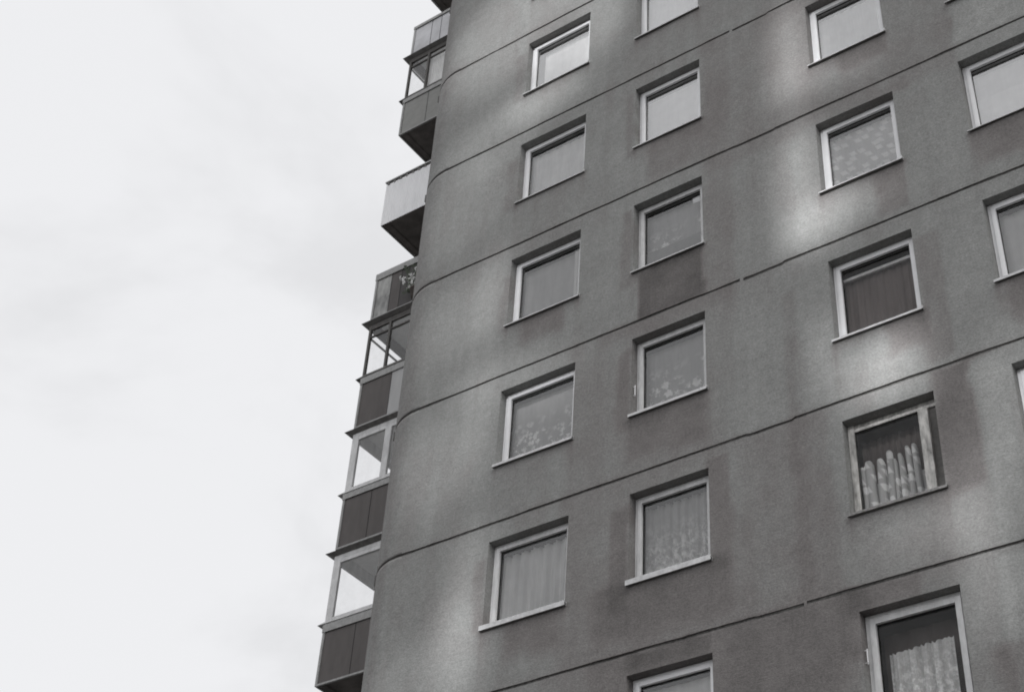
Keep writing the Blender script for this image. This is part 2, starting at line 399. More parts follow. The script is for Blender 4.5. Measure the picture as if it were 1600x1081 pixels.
# window reveals
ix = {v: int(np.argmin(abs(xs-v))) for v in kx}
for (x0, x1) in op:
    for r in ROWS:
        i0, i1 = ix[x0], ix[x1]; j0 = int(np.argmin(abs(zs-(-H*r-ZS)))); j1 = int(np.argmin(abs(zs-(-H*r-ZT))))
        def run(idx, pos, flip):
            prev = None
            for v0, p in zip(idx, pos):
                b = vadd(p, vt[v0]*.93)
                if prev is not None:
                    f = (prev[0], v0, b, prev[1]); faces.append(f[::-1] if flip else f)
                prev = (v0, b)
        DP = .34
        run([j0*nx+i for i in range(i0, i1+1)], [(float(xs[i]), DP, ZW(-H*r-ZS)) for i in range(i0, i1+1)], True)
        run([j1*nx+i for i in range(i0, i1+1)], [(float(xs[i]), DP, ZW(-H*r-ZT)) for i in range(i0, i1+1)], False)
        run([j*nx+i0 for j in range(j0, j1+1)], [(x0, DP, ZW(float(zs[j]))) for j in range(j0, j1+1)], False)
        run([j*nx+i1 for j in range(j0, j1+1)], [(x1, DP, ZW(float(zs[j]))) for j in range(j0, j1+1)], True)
me = bpy.data.meshes.new('wall'); me.from_pydata(verts, [], faces); me.materials.append(M['plaster'])
at = me.attributes.new('tone', 'FLOAT', 'POINT'); at.data.foreach_set('value', np.array(vt, dtype=np.float32))
me.update()
wall = bpy.data.objects.new('wall', me); COL.objects.link(wall); wall.parent = ROOT
# shade the rounded corner smoothly
sm = [False]*len(me.polygons)
for i, f in enumerate(faces[:]):
    v = verts[f[0]]
    if v[0] < X0+.02 and v[1] < RC+.02 and len(set(verts[q][2] for q in f)) > 1: sm[i] = True
me.polygons.foreach_set('use_smooth', sm)

for k in SEAMS:
    b = MB(); prev = None
    for s in list(np.arange(S_END, X0, .1)) + list(np.arange(X0, 14.5, .25)) + [14.5]:
        px, py = arc(float(s), .024 - .004*random.random())
        cur = ((px, py, ZW(-H*k-.06)), (px, py, ZW(-H*k+.06)))
        if prev: b.quad(prev[0], cur[0], cur[1], prev[1])
        prev = cur
    b.build('panel_joint', M['seam'], ROOT)

# body behind: closing walls, rear wing carrying the balconies, roof
WX = -6.5
b = MB()
b.box(14.5, 14.8, 0, 16, 0, ZW(TOPZ)); b.build('end_wall', M['fascia'], ROOT)
b = MB(); b.box(-4.9, 14.8, 16, 16.3, 0, ZW(TOPZ)); b.box(WX, -4.9, 10, 10.3, 0, ZW(TOPZ)); b.box(-5.2, -4.9, 10.3, 16, 0, ZW(TOPZ)); b.build('rear_wall', M['fascia'], ROOT)
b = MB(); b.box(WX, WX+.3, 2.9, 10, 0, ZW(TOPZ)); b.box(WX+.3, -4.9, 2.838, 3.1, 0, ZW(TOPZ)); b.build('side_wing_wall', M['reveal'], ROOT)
b = MB(); b.box(-4.9, 14.6, .36, 16, ZW(TOPZ)-.05, ZW(TOPZ)+.02); b.box(WX+.05, -4.88, 3.0, 10, ZW(TOPZ)-.05, ZW(TOPZ)+.02)
b.box(-4.0, 14.6, -.04, .30, ZW(TOPZ)+.025, ZW(TOPZ)+.25); b.build('roof', M['bitumen'], ROOT)
# party walls and floors inside, so each window looks into its own dark room
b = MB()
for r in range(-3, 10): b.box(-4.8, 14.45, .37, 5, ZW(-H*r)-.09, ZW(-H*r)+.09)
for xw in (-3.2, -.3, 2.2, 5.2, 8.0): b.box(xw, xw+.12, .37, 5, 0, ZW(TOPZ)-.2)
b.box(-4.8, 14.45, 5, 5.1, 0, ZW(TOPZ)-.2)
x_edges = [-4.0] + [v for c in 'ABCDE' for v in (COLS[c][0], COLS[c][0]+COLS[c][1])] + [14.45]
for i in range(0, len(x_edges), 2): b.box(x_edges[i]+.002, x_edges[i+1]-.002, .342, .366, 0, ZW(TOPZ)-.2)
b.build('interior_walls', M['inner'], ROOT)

# ------------------------------------------------------------------ windows
LIP = {('A',4): .075, ('B',4): .08, ('B',3): .045, ('A',3): .045, ('C',3): .034, ('C',4): .035, ('C',5): .05, ('B',5): .05, ('D',3): .04}
def window(c, r, frame='white', fw=.10, label=None, thermo=None, old=False, pane='glass'):
    x, w = COLS[c]; zt = ZW(-H*r-ZT); zb = ZW(-H*r-ZS); fm = M[frame]
    j = lambda a: random.uniform(-a, a)
    F = MB(); e = .004
    xa, xb = x+e, x+w-e; ya = REC + j(.006); yb = ya+.07
    o1 = fw*.42
    if old:                                   # narrow weathered casement with a wide right stile standing off the jamb
        F.box(xa, xa+.085, ya, yb, zb, zt-e); F.box(xb-.285, xb-.155, ya-.01, yb, zb+.03, zt-.10)
        F.box(xa+.085, xb-.02, ya+.02, yb, zt-.06, zt-e); F.box(xa+.085, xb-.02, ya+.01, yb, zt-.11, zt-.066); F.box(xa+.085, xb-.02, ya+.0, yb, zb, zb+.07)
        px0, px1, pz0, pz1 = xa+.085, xb-.285, zb+.07, zt-.11
        F.box(xb-.155, xb-.005, yb-.03, yb+.04, zb+.02, zt-.02, 1)  # dark strip standing in for the shaded gap beside the stile
    else:
        # outer frame
        F.box(xa, xa+o1, ya, yb, zb, zt-e); F.box(xb-o1, xb, ya, yb, zb, zt-e)
        F.box(xa+o1, xb-o1, ya, yb, zt-e-o1, zt-e); F.box(xa+o1, xb-o1, ya, yb, zb, zb+o1)
        # sash, standing a little proud, with a dark rebate line between
        g = .004; s0, s1, t0, t1 = xa+o1+g, xb-o1-g, zb+o1+g, zt-e-o1-g; sw = fw*.62; ys = ya-.016
        F.box(s0, s0+sw, ys, yb-.01, t0, t1); F.box(s1-sw, s1, ys, yb-.01, t0, t1)
        F.box(s0+sw, s1-sw, ys, yb-.01, t1-sw, t1); F.box(s0+sw, s1-sw, ys, yb-.01, t0, t0+sw)
        px0, px1, pz0, pz1 = s0+sw, s1-sw, t0+sw, t1-sw
    fo = F.build('window', [fm, M['darkwood']], ROOT, bevel=.003)
    if label: fo['label'] = label
    G = MB(); y = ya+.036; q = .006
    G.box(px0, px0+q, y-.012, y+.012, pz0, pz1); G.box(px1-q, px1, y-.012, y+.012, pz0, pz1)
    G.box(px0+q, px1-q, y-.012, y+.012, pz1-q, pz1); G.box(px0+q, px1-q, y-.012, y+.012, pz0, pz0+q); G.build('gasket', M['gasket'], fo)
    P = MB(); P.quad((px0+.002, y, pz0+.002), (px1-.002, y, pz0+.002), (px1-.002, y, pz1-.002), (px0+.002, y, pz1-.002)); P.build('pane', M[pane], fo)
    # sill: sheet with a front lip and small upstands at both ends
    S = MB(); ov = .035 + j(.01); pr = .045 + j(.008); zl = zb + .004
    tilt = j(.006); lh = LIP.get((c, r), random.uniform(.012, .022)); x0s, x1s = x-.012-ov*.3, x+w+.03
    S.add([(x0s,-pr,zl-.018+tilt),(x1s,-pr,zl-.018-tilt),(x1s,-pr,zl-.018+lh-tilt),(x0s,-pr,zl-.018+lh+tilt),
           (x+.003,ya-.018,zl+.012),(x+w-.003,ya-.018,zl+.012),(x0s,.0-.012,zl-.0),(x1s,-.012,zl-.0),(x0s,-.012,zl-.022),(x1s,-.012,zl-.022),(x+.003,ya-.018,zl+.002),(x+w-.003,ya-.018,zl+.002),
           (x+.003,-.012,zl+.004),(x+w-.003,-.012,zl+.004),(x+.003,-.012,zl-.01),(x+w-.003,-.012,zl-.01)],
          [(0,1,2,3),(3,2,7,6),(12,13,5,4),(0,3,6,8),(1,9,7,2),(6,7,9,8)])
    nb = len(S.v)-16; S.f += [(nb, nb+8, nb+9, nb+1), (nb+14, nb+10, nb+11, nb+15)]; S.mi += [1, 1]  # underside faces coloured darker to imitate their shade
    S.box(x1s-.012, x1s, -pr-.004, .0-.002, zl-.015, zl+.04)
    S.build('sill', [M['sill_old'] if old else M['sill'], M['flashing']], fo)
    if thermo:
        tx, tz, tl = thermo
        t = MB(); t.box(x+tx, x+tx+.012, .055, .062, zb+tz, zb+tz+tl)
        for q in (.02, tl-.02): t.tube((x+.001,.058,zb+tz+q),(x+tx+.006,.058,zb+tz+q),.005)
        t.tube((x+tx+.006,.050,zb+tz+.02),(x+tx+.006,.050,zb+tz+tl-.03),.006)
        t.build('thermometer', M['white'], fo)
    return fo, (px0, px1, pz0, pz1, y)

def cloth(name, base, pat=None, tr=.12):
    """woven curtain; pat=(kind, scale, amount) painted thread pattern"""
    mt = bpy.data.materials.new(name); mt.use_nodes = True; nt = mt.node_tree; nt.nodes.clear()
    o = N(nt, 'ShaderNodeOutputMaterial'); d = N(nt, 'ShaderNodeBsdfDiffuse'); tl = N(nt, 'ShaderNodeBsdfTranslucent')
    t = N(nt, 'ShaderNodeTexCoord')
    n = N(nt, 'ShaderNodeTexNoise'); n.inputs['Scale'].default_value = 3; n.inputs['Detail'].default_value = 5
    mpn = N(nt, 'ShaderNodeMapping'); mpn.inputs['Scale'].default_value = (2.2, 1, .5); nt.links.new(t.outputs['Object'], mpn.inputs[0]); nt.links.new(mpn.outputs[0], n.inputs['Vector'])
    r = N(nt, 'ShaderNodeMapRange'); r.inputs[1].default_value = .3; r.inputs[2].default_value = .7; r.inputs[3].default_value = .88; r.inputs[4].default_value = 1.1
    nt.links.new(n.outputs['Fac'], r.inputs[0]); k = r.outputs[0]
    if pat:
        kind, sc, am = pat
        sp = N(nt, 'ShaderNodeSeparateXYZ'); nt.links.new(t.outputs['Object'], sp.inputs[0])
        if kind == 'squares':                       # rows of little leaf squares, every other row shifted
            v = N(nt, 'ShaderNodeTexVoronoi'); v.voronoi_dimensions = '2D'; v.distance = 'CHEBYCHEV'; v.inputs['Scale'].default_value = sc; v.inputs['Randomness'].default_value = .6
            cb = N(nt, 'ShaderNodeCombineXYZ')
            nt.links.new(math_(nt, 'ADD', sp.outputs[0], math_(nt, 'MULTIPLY', sp.outputs[2], .45)), cb.inputs[0]); nt.links.new(math_(nt, 'MULTIPLY', sp.outputs[2], 1.0), cb.inputs[1])
            nt.links.new(cb.outputs[0], v.inputs['Vector'])
            mk = N(nt, 'ShaderNodeMapRange'); mk.inputs[1].default_value = .32; mk.inputs[2].default_value = .22; nt.links.new(v.outputs['Distance'], mk.inputs[0]); f = mk.outputs[0]
        elif kind == 'flowers':
            v = N(nt, 'ShaderNodeTexVoronoi'); v.inputs['Scale'].default_value = sc; nt.links.new(t.outputs['Object'], v.inputs['Vector'])
            n3 = N(nt, 'ShaderNodeTexNoise'); n3.inputs['Scale'].default_value = sc*3.3; nt.links.new(t.outputs['Object'], n3.inputs['Vector'])
            mk = N(nt, 'ShaderNodeMapRange'); mk.inputs[1].default_value = .52; mk.inputs[2].default_value = .30
            nt.links.new(math_(nt, 'ADD', v.outputs['Distance'], math_(nt, 'MULTIPLY', math_(nt, 'SUBTRACT', n3.outputs['Fac'], .5), 1.1)), mk.inputs[0])
            n4 = N(nt, 'ShaderNodeTexNoise'); n4.inputs['Scale'].default_value = 2.2; nt.links.new(t.outputs['Object'], n4.inputs['Vector'])
            m4 = N(nt, 'ShaderNodeMapRange'); m4.inputs[1].default_value = .36; m4.inputs[2].default_value = .50; nt.links.new(n4.outputs['Fac'], m4.inputs[0])
            # only in the lower part of the cloth
            m5 = N(nt, 'ShaderNodeMapRange'); m5.inputs[1].default_value = 1.0; m5.inputs[2].default_value = .62; nt.links.new(sp.outputs[2], m5.inputs[0])
            f = math_(nt, 'MULTIPLY', math_(nt, 'MULTIPLY', mk.outputs[0], m5.outputs[0]), m4.outputs[0])
        else:                                       # lace: fine irregular open work
            n3 = N(nt, 'ShaderNodeTexNoise'); n3.inputs['Scale'].default_value = sc; n3.inputs['Detail'].default_value = 6; n3.inputs['Roughness'].default_value = .75; nt.links.new(t.outputs['Object'], n3.inputs['Vector'])
            mk = N(nt, 'ShaderNodeMapRange'); mk.inputs[1].default_value = .46; mk.inputs[2].default_value = .6; nt.links.new(n3.outputs['Fac'], mk.inputs[0])
            m5 = N(nt, 'ShaderNodeMapRange'); m5.inputs[1].default_value = 1.1; m5.inputs[2].default_value = .5; nt.links.new(sp.outputs[2], m5.inputs[0])
            f = math_(nt, 'MULTIPLY', mk.outputs[0], m5.outputs[0])
        k = math_(nt, 'MULTIPLY', k, math_(nt, 'ADD', math_(nt, 'MULTIPLY', f, am), 1.0))
    v2 = N(nt, 'ShaderNodeVectorMath', operation='SCALE'); v2.inputs[0].default_value = base; nt.links.new(k, v2.inputs['Scale'])
    nt.links.new(v2.outputs[0], d.inputs[0]); nt.links.new(v2.outputs[0], tl.inputs[0])
    ms = N(nt, 'ShaderNodeMixShader'); ms.inputs[0].default_value = tr; nt.links.new(d.outputs[0], ms.inputs[1]); nt.links.new(tl.outputs[0], ms.inputs[2]); nt.links.new(ms.outputs[0], o.inputs[0])
    return mt
g3 = lambda v: (v, v*.998, v*.985)
C_ = {
 'blind': cloth('pale_blind', g3(.92)), 'blind2': cloth('light_curtain', g3(.86)),
 'plain': cloth('plain_net', g3(.78)), 'dull': cloth('dull_net', g3(.50)), 'band': cloth('reflection_band_cloth', g3(.26)),
 'flowers': cloth('flowered_net', g3(.44), ('flowers', 10, 1.6)), 'flowers2': cloth('flowered_net_large', g3(.42), ('flowers', 6.5, 1.6)),
 'lace': cloth('lace_net', g3(.50), ('lace', 9, 1.2)), 'squares': cloth('leaf_squares_net', g3(.62), ('squares', 5.9, .60)),
 'dark': cloth('dark_drape', (.19,.168,.162)), 'backing': cloth('dark_backing_cloth', (.12,.105,.10)), 'cafe': cloth('dotted_half_curtain', g3(.50), ('squares', 5, .7)),
 'lace2': cloth('heavy_lace', g3(.60), ('lace', 14, .6)),
}
def curtain(pr, style, label, fold=.01, nf=9, x0=0., x1=1., top=1., bot=0., back=.15, scal=0., shared=False, flare=0.):
    px0, px1, pz0, pz1, y = pr; w = px1-px0; h = pz1-pz0
    xa = px0 + w*x0 - (.05 if x0 == 0 else 0); xb = px0 + w*x1 + (.05 if x1 == 1 else 0)
    za = pz0 + h*bot - (.05 if bot == 0 else 0); zb = pz0 + h*top
    b = MB(); nu, nv = max(16, int(nf*10)), 18; ph = random.uniform(0, 6); vs = []
    base = (xa, y+back, za)
    for j in range(nv+1):
        v = j/nv
        for i in range(nu+1):
            u = i/nu
            f = math.sin(2*math.pi*nf*u + ph + .8*math.sin(2*math.pi*u*1.7+ph)) * fold * (1-.35*v)
            f += .35*fold*math.sin(2*math.pi*nf*2.3*u+1.3*ph)
            zz_ = (zb-za)*v
            if scal: zz_ *= 1 - scal*(.5-.5*math.sin(2*math.pi*nf*u+ph+.8*math.sin(2*math.pi*u*1.7+ph)))**2 - scal*.9*(1-u)*v
            vs.append(((xb-xa)*u + flare*(1-v)*(u-.5), f, zz_))
    b.add(vs, [(j*(nu+1)+i, j*(nu+1)+i+1, (j+1)*(nu+1)+i+1, (j+1)*(nu+1)+i) for j in range(nv) for i in range(nu)])
    o = b.build('curtain', C_[style], None, smooth=True); o.location = base
    tag(o, label, 'curtain', 'curtains behind the tower windows')
    return o

WIN = {
 ('A',0): dict(pane='glass_boosted', label='top left window with bright plain blind and crumbling edge under its sill'),
 ('B',0): dict(pane='glass_boosted'), ('B',1): dict(pane='glass_boosted'), ('C',1): dict(pane='glass_boosted'), ('C',2): dict(pane='glass_mid'), ('D',2): dict(pane='glass_boosted'),
 ('A',1): dict(pane='glass_mid'), ('A',2): dict(), ('B',2): dict(frame='dirtywhite'), ('A',3): dict(), ('A',4): dict(frame='dirtywhite'),
 ('B',3): dict(frame='dirtywhite', thermo=(.028,.42,.20), label='window with a thermometer fixed in its left reveal'),
 ('B',4): dict(frame='dirtywhite'), ('C',3): dict(pane='glass_damped'),
 ('C',4): dict(frame='oldwood', old=True, pane='glass_damped', label='old window with peeling wooden frame and weathered sill'),
 ('C',5): dict(frame='dirtywhite', fw=.12, pane='glass_damped', thermo=(.028,.80,.20), label='large framed window with thermometer at its left side and half curtain inside'),
}
PR = {}
rest = []
for c in COLS:
    for r in ROWS:
        kw = dict(WIN.get((c, r), {}))
        fo, pr = window(c, r, **kw); PR[(c, r)] = pr
        if (c, r) == ('A', 0):                    # crumbling foam squeezed out below the sill
            b = MB(); zq = ZW(-ZS)-.012; xl = COLS['A'][0]; top_ = []; bot_ = []; n = 60
            for i in range(n+1):
                u = xl-.02+.85*i/n; k = max(.004, .045*fbm(np.array([i*.35]), np.array([3.3]), 3)[0]*(1.3 if i < 9 else (.25 if i < 32 else .8)))
                top_.append((u, -.018-k*.4, zq)); bot_.append((u, -.006, zq-k))
            vs = top_+bot_+[(p[0], -.002, zq) for p in top_]+[(p[0], -.001, p[2]) for p in bot_]; m1 = n+1
            b.add(vs, [(i, m1+i, m1+i+1, i+1) for i in range(n)]+[(m1+i, 3*m1+i, 3*m1+i+1, m1+i+1) for i in range(n)])
            b.build('foam_seal', M['flashing'], fo)
random.seed(21)
K = curtain
K(PR['A',0], 'blind', 'bright plain blind in the topmost window of the left column', .004, 4, x0=.05)
K(PR['A',1], 'plain', 'mid grey net curtain in the second window from the top of the left column', .008, 6)
K(PR['A',2], 'dull', 'flat dull grey net curtain in the third window from the top of the left column', .004, 4, x1=.85)
K(PR['A',2], 'plain', 'narrow paler strip of curtain at the right side of the third left column window', .01, 2, x0=.85, back=.08)
K(PR['A',3], 'flowers', 'net curtain with small pale flowers on its lower half, fourth window of left column', .006, 6)
K(PR['A',4], 'plain', 'net curtain with soft vertical folds in the lowest full window of the left column', .04, 7)
K(PR['B',0], 'blind', 'bright pale curtain in the window cut by the top edge beside the left column', .004, 5)
K(PR['B',1], 'blind2', 'plain light grey blind in the uppermost full window of the second column', .003, 3)
K(PR['B',2], 'flowers2', 'net curtain with a pale flower spray in the window over the damp patch', .006, 5)
K(PR['B',2], 'band', 'darker plain cloth imitating a reflection across the bottom third of the window over the damp patch', .003, 3, top=.36, back=.07)  # cloth added to draw the dark reflected edge in the pane
K(PR['B',3], 'flowers2', 'net curtain with pale blossoms in the window with the jamb thermometer', .006, 6)
K(PR['B',4], 'lace', 'long lace curtain with light vertical folds, lowest full window of the second column', .04, 8)
K(PR['B',5], 'plain', 'plain grey curtain in the window cut by the bottom edge of the photo', .006, 5)
K(PR['C',1], 'blind2', 'light curtain with soft folds in the top window of the third column', .012, 6)
K(PR['C',2], 'squares', 'pale curtain patterned with rows of small light squares', .006, 6)
K(PR['C',3], 'dark', 'dark brown drawn drape in the window with a pale inner rail', .018, 9, top=.93)
def gathered(pr, label):
    px0, px1, pz0, pz1, y = pr; w = px1-px0; h = pz1-pz0
    folds = [(.03,.045,.60), (.13,.075,.655), (.30,.065,.64), (.445,.06,.70), (.525,.03,.585), (.61,.045,.63), (.735,.045,.69), (.84,.05,.69)]
    nu, nv = 220, 26; vs = []
    for j in range(nv+1):
        v = j/nv
        for i in range(nu+1):
            u = i/nu*.93; d = 0; tp = .40
            for (c, hw, t_) in folds:
                q = (u - c - .008*math.sin(4*v+c*9))/hw
                if abs(q) < 1: d = max(d, (1-abs(q)**2.6)**.5*.08); tp = max(tp, t_-.06*abs(q)**4.0)
            vs.append((w*u, -d, (h*tp+.05)*v))
    b = MB(); b.add(vs, [(j*(nu+1)+i, j*(nu+1)+i+1, (j+1)*(nu+1)+i+1, (j+1)*(nu+1)+i) for j in range(nv) for i in range(nu)])
    o = b.build('curtain', C_['cafe'], None, smooth=True); o.location = (px0, y+.13, pz0-.05)
    tag(o, label, 'curtain', 'curtains behind the tower windows')
gathered(PR['C',4], 'short gathered half curtain with pale dots in the old peeling window')
K(PR['C',4], 'backing', 'dark sheet added to imitate the darkness behind the short gathered half curtain', .03, 9, back=.26, x1=.97)  # added sheet that paints the dark upper part of the pane
K(PR['C',5], 'lace2', 'pale lace half curtain in the lower right window with a dark upper part', .05, 5, top=.76, scal=.05, x0=.06, x1=.88, back=.12)
K(PR['C',5], 'backing', 'dark drape behind the pale lace half curtain in the lower right window', .01, 5, back=.28)
K(PR['D',2], 'plain', 'upper grey net curtain in the top right window cut by the photo edge', .004, 4)
K(PR['D',2], 'blind2', 'paler cloth imitating a reflection over the lower half of the top right window', .003, 3, top=.55, back=.07)  # paler sheet added for the reflected edge seen in this pane
K(PR['D',3], 'plain', 'grey net curtain in the right edge window just below the top right one', .012, 5)
K(PR['D',4], 'plain', 'grey curtain in the narrow sliver of window at the right edge', .012, 5)
for key in PR:
    if key in (('A',-1),('B',-1),('C',-1),('D',-1),('E',-1),('C',0),('D',0),('D',1),('D',5),('A',5),('A',6),('B',6),('C',6),('D',6)) or key[0] == 'E':
        K(PR[key], random.choice(['plain', 'blind2', 'dull']), 'plain net curtain in a window outside the edge of the photo', .008, 6)
# pale curtain rail seen through the pane of the third window of column C
px0, px1, pz0, pz1, y = PR['C',3]
b = MB(); b.box(0, px1-px0+.06, 0, .03, 0, .05)
o = b.build('curtain_rail', M['dirtywhite']); o.location = (px0-.03, y+.07, pz1-.14)
tag(o, 'pale curtain rail above the dark brown drape', 'curtain rail')
px0, px1, pz0, pz1, y = PR['B',2]
b = MB(); b.box(0, .13, 0, .003, 0, .12)
o = b.build('sticker', M['white']); o.location = (px1-.17, y+.006, pz1-.20)
tag(o, 'small white sticker in the upper right corner of the window above the damp patch', 'sticker')

# ------------------------------------------------------------------ balconies on the side wing
BX0, BX1, BY0, BY1 = -8.0, WX-.003, 2.59, 6.3
BL = {}
def fl(b, z, over=.16, fo=.09, drop=.07):
    """folded metal flashing running round the free sides"""
    poly = lambda a: [(a-over, z-.012), (a, z+.02), (a, z-drop)]
    b.add([(BX0-over,BY0-fo,z-.012),(BX1,BY0-fo,z-.012),(BX1,BY0-.004,z+.03),(BX0-.004,BY0-.004,z+.03),(BX0-.004,BY0-.004,z-drop),(BX1,BY0-.004,z-drop),
           (BX0-over,BY1,z-.012),(BX0-.004,BY1,z+.03),(BX0-.004,BY1,z-drop)],
          [(0,1,2,3),(0,4,5,1),(0,3,7,6),(0,6,8,4),(6,7,8),(1,5,2)])
def balcony(zf, label, parapet, glaze=None, top=1.22, panels=(), pmats=(), post='fascia', band=None, trim=True):
    BX0 = -8.13 if parapet == 'corrugated' else -8.0
    z = ZW(zf)
    s = MB(); s.box(BX0+.03, BX1, BY0+.03, BY1-.03, z+.012, z+.15); s.prism([(BX0+.06, z+.012), (BX0+.22, z+.012), (BX0+.20, z-.02), (BX0+.08, z-.02)], 'y', BY0+.06, BY1-.06)
    so_ = s.build('balcony', M['soffit'], ROOT); so_['label'] = label
    ztop = z+top; ph0 = z - .0
    # parapet panels: front (short) side and long outer side
    edges = [0] + list(panels) + [1]
    nseg = len(edges)-1
    if parapet == 'corrugated':
        b = MB(); n = 46; pts = []
        for i in range(n*4+1):
            u = i/(n*4); pts.append((u, .003*math.copysign(min(1, abs(math.sin(2*math.pi*n*u*.5))*1.6), math.sin(2*math.pi*n*u*.5))))
        vs = []; W_ = BX1-BX0
        for (u, d) in pts: vs += [(BX0+W_*u, BY0+d, z-.02), (BX0+W_*u, BY0+d, ztop-.03)]
        b.add(vs, [(2*i, 2*i+2, 2*i+3, 2*i+1) for i in range(len(pts)-1)])
        vs = []; L_ = BY1-BY0
        for (u, d) in [(i/(n*8), .003*math.sin(2*math.pi*n*i/(n*8)*1.2)) for i in range(n*8+1)]: vs += [(BX0+d, BY0+L_*u, z-.02), (BX0+d, BY0+L_*u, ztop-.03)]
        b.add(vs, [(2*i, 2*i+1, 2*i+3, 2*i+2) for i in range(n*8)])
        b.build('parapet_sheet', M['corrug'], so_, smooth=False)
        b = MB(); b.box(BX0-.03, BX1, BY0-.03, BY0+.035, ztop+.035, ztop+.06); b.box(BX0-.03, BX0+.035, BY0+.035, BY1, ztop+.035, ztop+.06); b.build('hand_rail', M['dirtywhite'], so_)
        b = MB(); b.box(BX0+.026, BX1, BY0+.0255, BY0+.034, ztop-.05, ztop+.0335); b.box(BX0+.0255, BX0+.034, BY0+.036, BY1, ztop-.05, ztop+.0335)
        for i in range(9): xx = BX0+.04+i*.175; b.box(xx, xx+.05, BY0-.012, BY0+.025, ztop-.05, ztop+.033)
        for i in range(12): yy = BY0+.25+i*.3; b.box(BX0-.012, BX0+.025, yy, yy+.05, ztop-.05, ztop+.033)
        b.build('rail_bracket', M['flashing'], so_)
    else:
        for k in range(nseg):
            a, c = edges[k], edges[k+1]; b = MB(); W_ = BX1-BX0-.05
            if pmats[k]:
                b.box(BX0+.05+W_*a+.006, BX0+.05+W_*c-.006, BY0+.012, BY0+.03, z+.02, ztop-.02); b.build('parapet_panel', M[pmats[k]], so_)
        b = MB(); L_ = BY1-BY0-.1
        for k in range(3): b.box(BX0+.012, BX0+.03, BY0+.05+L_*k/3+.01, BY0+.05+L_*(k+1)/3-.01, z+.02, ztop-.02)
        b.build('side_parapet', M[pmats[0] or 'brown'], so_)
        b = MB()                                   # posts and rails
        b.box(BX0-.004, BX0+.05, BY0-.004, BY0+.05, z-.01, ztop); b.box(BX0-.004, BX0+.05, BY1-.05, BY1+.004, z-.01, ztop)
        if trim: b.box(BX0+.05, BX1, BY0-.004, BY0+.04, z-.012, z+.028); b.box(BX0-.004, BX0+.04, BY0+.05, BY1-.05, z-.012, z+.028)
        for e in edges[1:-1]: b.box(BX0+.05+W_*e-.005, BX0+.05+W_*e+.005, BY0+.006, BY0+.02, z+.03, ztop-.02, 1)
        b.build('parapet_frame', [M[post], M['gasket']], so_, bevel=.003)
        if band:
            b = MB(); b.box(BX0-.012, BX1, BY0-.014, BY0-.005, ztop-band, ztop+.004); b.box(BX0-.014, BX0-.0045, BY0-.005, BY1, ztop-band, ztop+.004)
            b.box(BX0-.006, BX1, BY0-.003, BY0+.06, ztop+.006, ztop+.02); b.box(BX0-.006, BX0+.06, BY0+.062, BY1, ztop+.006, ztop+.02)
            b.build('top_band', M['fascia'], so_)
    if glaze:
        kind, fm, cols, transom = glaze
        zh = z+H-.235; zb_ = ztop+.045; m_ = M[fm]; F = MB(); fw = .085 if kind == 'single' else .05
        y0, y1 = BY0+.006, BY0+.055
        x0, x1 = BX0+.006, BX1
        ms = [x0] + [BX0 + v for v in cols] + [x1]
        F.box(x0, x1, y0, y1, zb_, zb_+fw); F.box(x0, x1, y0, y1, zh-fw, zh)
        for i, xm in enumerate(ms):
            a, c = (xm, xm+fw*(1.9 if kind == 'single' else 1.1)) if i == 0 else ((xm-fw, xm) if i == len(ms)-1 else (xm-fw*(.9 if kind == 'single' else .55), xm+fw*(.9 if kind == 'single' else .55)))
            F.box(a, c, y0-.004, y1+.003, zb_+.001, zh-.001)
        if kind == 'single':
            F.box(x0+fw*1.9+.01, cols[0]+BX0-fw*.9-.01 if cols else x1-fw-.01, y0-.014, y1, zb_+.012, zb_+.04)
        if transom: F.box(x0+fw, x1-fw, y0+.005, y1-.004, zh-transom-.018, zh-transom+.018)
        gf = F.build('front_glazing', m_, so_, bevel=.003)
        P = MB(); P.quad((x0+.03, y0+.028, zb_+.02), (x1-.02, y0+.028, zb_+.02), (x1-.02, y0+.028, zh-.02), (x0+.03, y0+.028, zh-.02)); P.build('pane', M['clear'], so_)
        F = MB(); L0, L1 = BY0+.06, BY1
        X_0, X_1 = BX0+.008, BX0+.05
        F.box(X_0, X_1, L0, L1, zb_, zb_+.05); F.box(X_0, X_1, L0, L1, zh-.05, zh)
        for i in range(1, 4): F.box(X_0-.003, X_1+.003, L0+(L1-L0)*i/3-.04, L0+(L1-L0)*i/3+.0, zb_+.001, zh-.001)
        if transom: F.box(X_0+.005, X_1-.005, L0, L1, zh-transom-.018, zh-transom+.018)
        F.build('side_glazing', m_, so_)
        P = MB(); P.quad((X_0+.02, L0, zb_+.02), (X_0+.02, L1, zb_+.02), (X_0+.02, L1, zh-.02), (X_0+.02, L0, zh-.02)); P.build('pane', M['clear'], so_)
        b = MB(); b.box(BX0+.035, BX1, BY0+.035, BY1-.03, z+H-.03, z+H+.01); b.build('ceiling', M['soffit_paint'], so_)
        b = MB(); b.box(BX1-.04, BX1-.005, BY0+.07, BY1-.04, z+.155, z+H-.035); b.build('bounce_lining', M['soffit_paint'], so_)  # pale lining added over the wing wall to brighten the ceiling
        b = MB(); b.box(BX0+.004, BX1, BY0+.004, BY0+.06, zh+.001, z+H-.033); b.box(BX0+.004, BX0+.055, BY0+.062, BY1, zh+.001, z+H-.033); b.build('head_board', M['darkwood'] if fm == 'darkwood' else M['dirtywhite'], so_)
        b = MB(); fl(b, z+H-.085); b.build('head_flashing', M['flashing'], so_)
        b = MB(); fl(b, ztop+.04, .15, .022, .02); b.build('sill_flashing', M['flashing'] if fm == 'darkwood' else M['sill'], so_)
    return so_
balcony(8.4, 'open balcony with corrugated parapet above the top edge', 'corrugated')
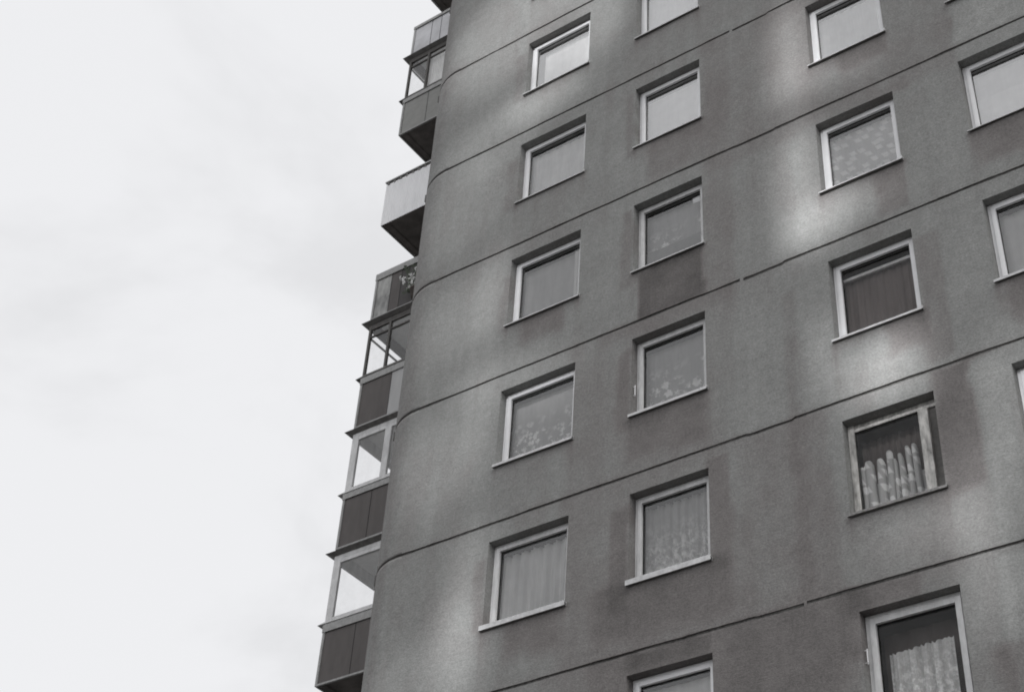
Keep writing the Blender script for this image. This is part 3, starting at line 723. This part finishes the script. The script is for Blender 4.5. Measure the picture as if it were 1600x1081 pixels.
balcony(5.6, 'uppermost balcony in view with pale glossy parapet panels and open top', 'panels', None, 1.05, (.36, .56), ('frosted','frosted','frosted'), 'lightpanel', .09)
balcony(2.8, 'glazed balcony with two dark framed panes above grey parapet panels', 'panels', ('double', 'darkwood', (.60,), .22), 1.2, (.49,), ('greypanel','greypanel'), 'fascia', .13)
balcony(0, 'open balcony with bright white corrugated sheet parapet', 'corrugated', None, 1.27)
f4 = balcony(-2.8, 'open balcony with pale top band, mottled panels and flowers behind the rail', 'panels', None, 1.26, (.27, .46), ('mottled','brown','dark_bay'), 'fascia', .17)
balcony(-5.6, 'glazed balcony with two dark framed panes above a brown and light parapet', 'panels', ('double', 'darkwood', (.58,), .24), 1.24, (.53,), ('brown','lightpanel'), 'fascia', .15)
balcony(-8.4, 'glazed balcony with one large white framed pane above a brown parapet', 'panels', ('single', 'dirtywhite', (.93,), None), 1.22, (.46,), ('brown','brown'), 'fascia', .12)
balcony(-11.2, 'lowest glazed balcony in view with white framed pane above brown parapet', 'panels', ('single', 'dirtywhite', (), None), 1.20, (.5,), ('brown','brown'), 'fascia', .15)
balcony(-14.0, 'open balcony just below the bottom edge', 'panels', None, 1.20, (.5,), ('brown','brown'), 'fascia', .15)

# flowering plant on the ledge in front of the parapet at -2.8
def plant(x, y, z):
    e = bpy.data.objects.new('potted_plant', None); COL.objects.link(e); e.location = (x, y, z)
    tag(e, 'potted plant with pale flowers standing out front of the mottled parapet of the open balcony', 'plant')
    b = MB(); n = 14; vs = []
    for (r, h) in ((.09, 0), (.13, .2), (.14, .2), (.14, .23), (.12, .23)):
        for i in range(n): vs.append((r*math.cos(2*math.pi*i/n), r*math.sin(2*math.pi*i/n), h))
    b.add(vs, [(k*n+i, k*n+(i+1) % n, (k+1)*n+(i+1) % n, (k+1)*n+i) for k in range(4) for i in range(n)] + [tuple(range(n))[::-1], tuple(range(4*n, 5*n))])
    b.build('pot', M['pot'], e, smooth=True)
    L = MB(); P = MB(); S = MB()
    for k in range(34):
        h = random.uniform(.05, .85); sp_ = random.uniform(-.62, .1)
        tip = Vector((sp_*(.5+.5*h), random.uniform(-.07,.02), .2+h)); mid = Vector((tip.x*.35, tip.y*.3, .2+h*.55))
        S.tube((0,0,.2), mid, .006, 5); S.tube(mid, tip, .004, 5)
        fl_ = abs(h-.45) < .2 or random.random() < .15
        for q in range(7):
            c = mid.lerp(tip, .3+.7*random.random()) + Vector((random.uniform(-.05,.05), random.uniform(-.04,.04), random.uniform(-.04,.04)))
            u = Vector((random.uniform(-1,1), random.uniform(-.4,.4), random.uniform(-1,1))).normalized(); v = u.cross(Vector((0,1,.4))).normalized(); l = random.uniform(.03,.055)
            mb = P if (fl_ and q < 4) else L
            mb.add([c-u*l, c-v*l*.6, c+u*l, c+v*l*.6], [(0,1,2,3)])
    S.build('stem', M['leaf'], e); L.build('foliage', M['leaf'], e); P.build('flowers', M['petal'], e)
plant(BX0+1.30, BY0-.12, ZW(-2.8)-.055)

# pale net hung inside the upper glazed balcony
b = MB(); nu = 60
b.add([(.82*i/nu, .018*math.sin(i*.9), zz_) for zz_ in (0, 1.27) for i in range(nu+1)], [(i, i+1, nu+2+i, nu+1+i) for i in range(nu)])
o = b.build('curtain', C_['blind2'], None, smooth=True); o.location = (BX0+.50, BY0+.12, ZW(2.8)+1.24)
tag(o, 'pale curtain hanging inside the dark framed glazed balcony near the top', 'curtain')
# ------------------------------------------------------------------ ground
b = MB(); n = 20
b.quad((-600,-600,0), (600,-600,0), (600,600,0), (-600,600,0))
g = b.build('ground', M['ground']); g['kind'] = 'structure'
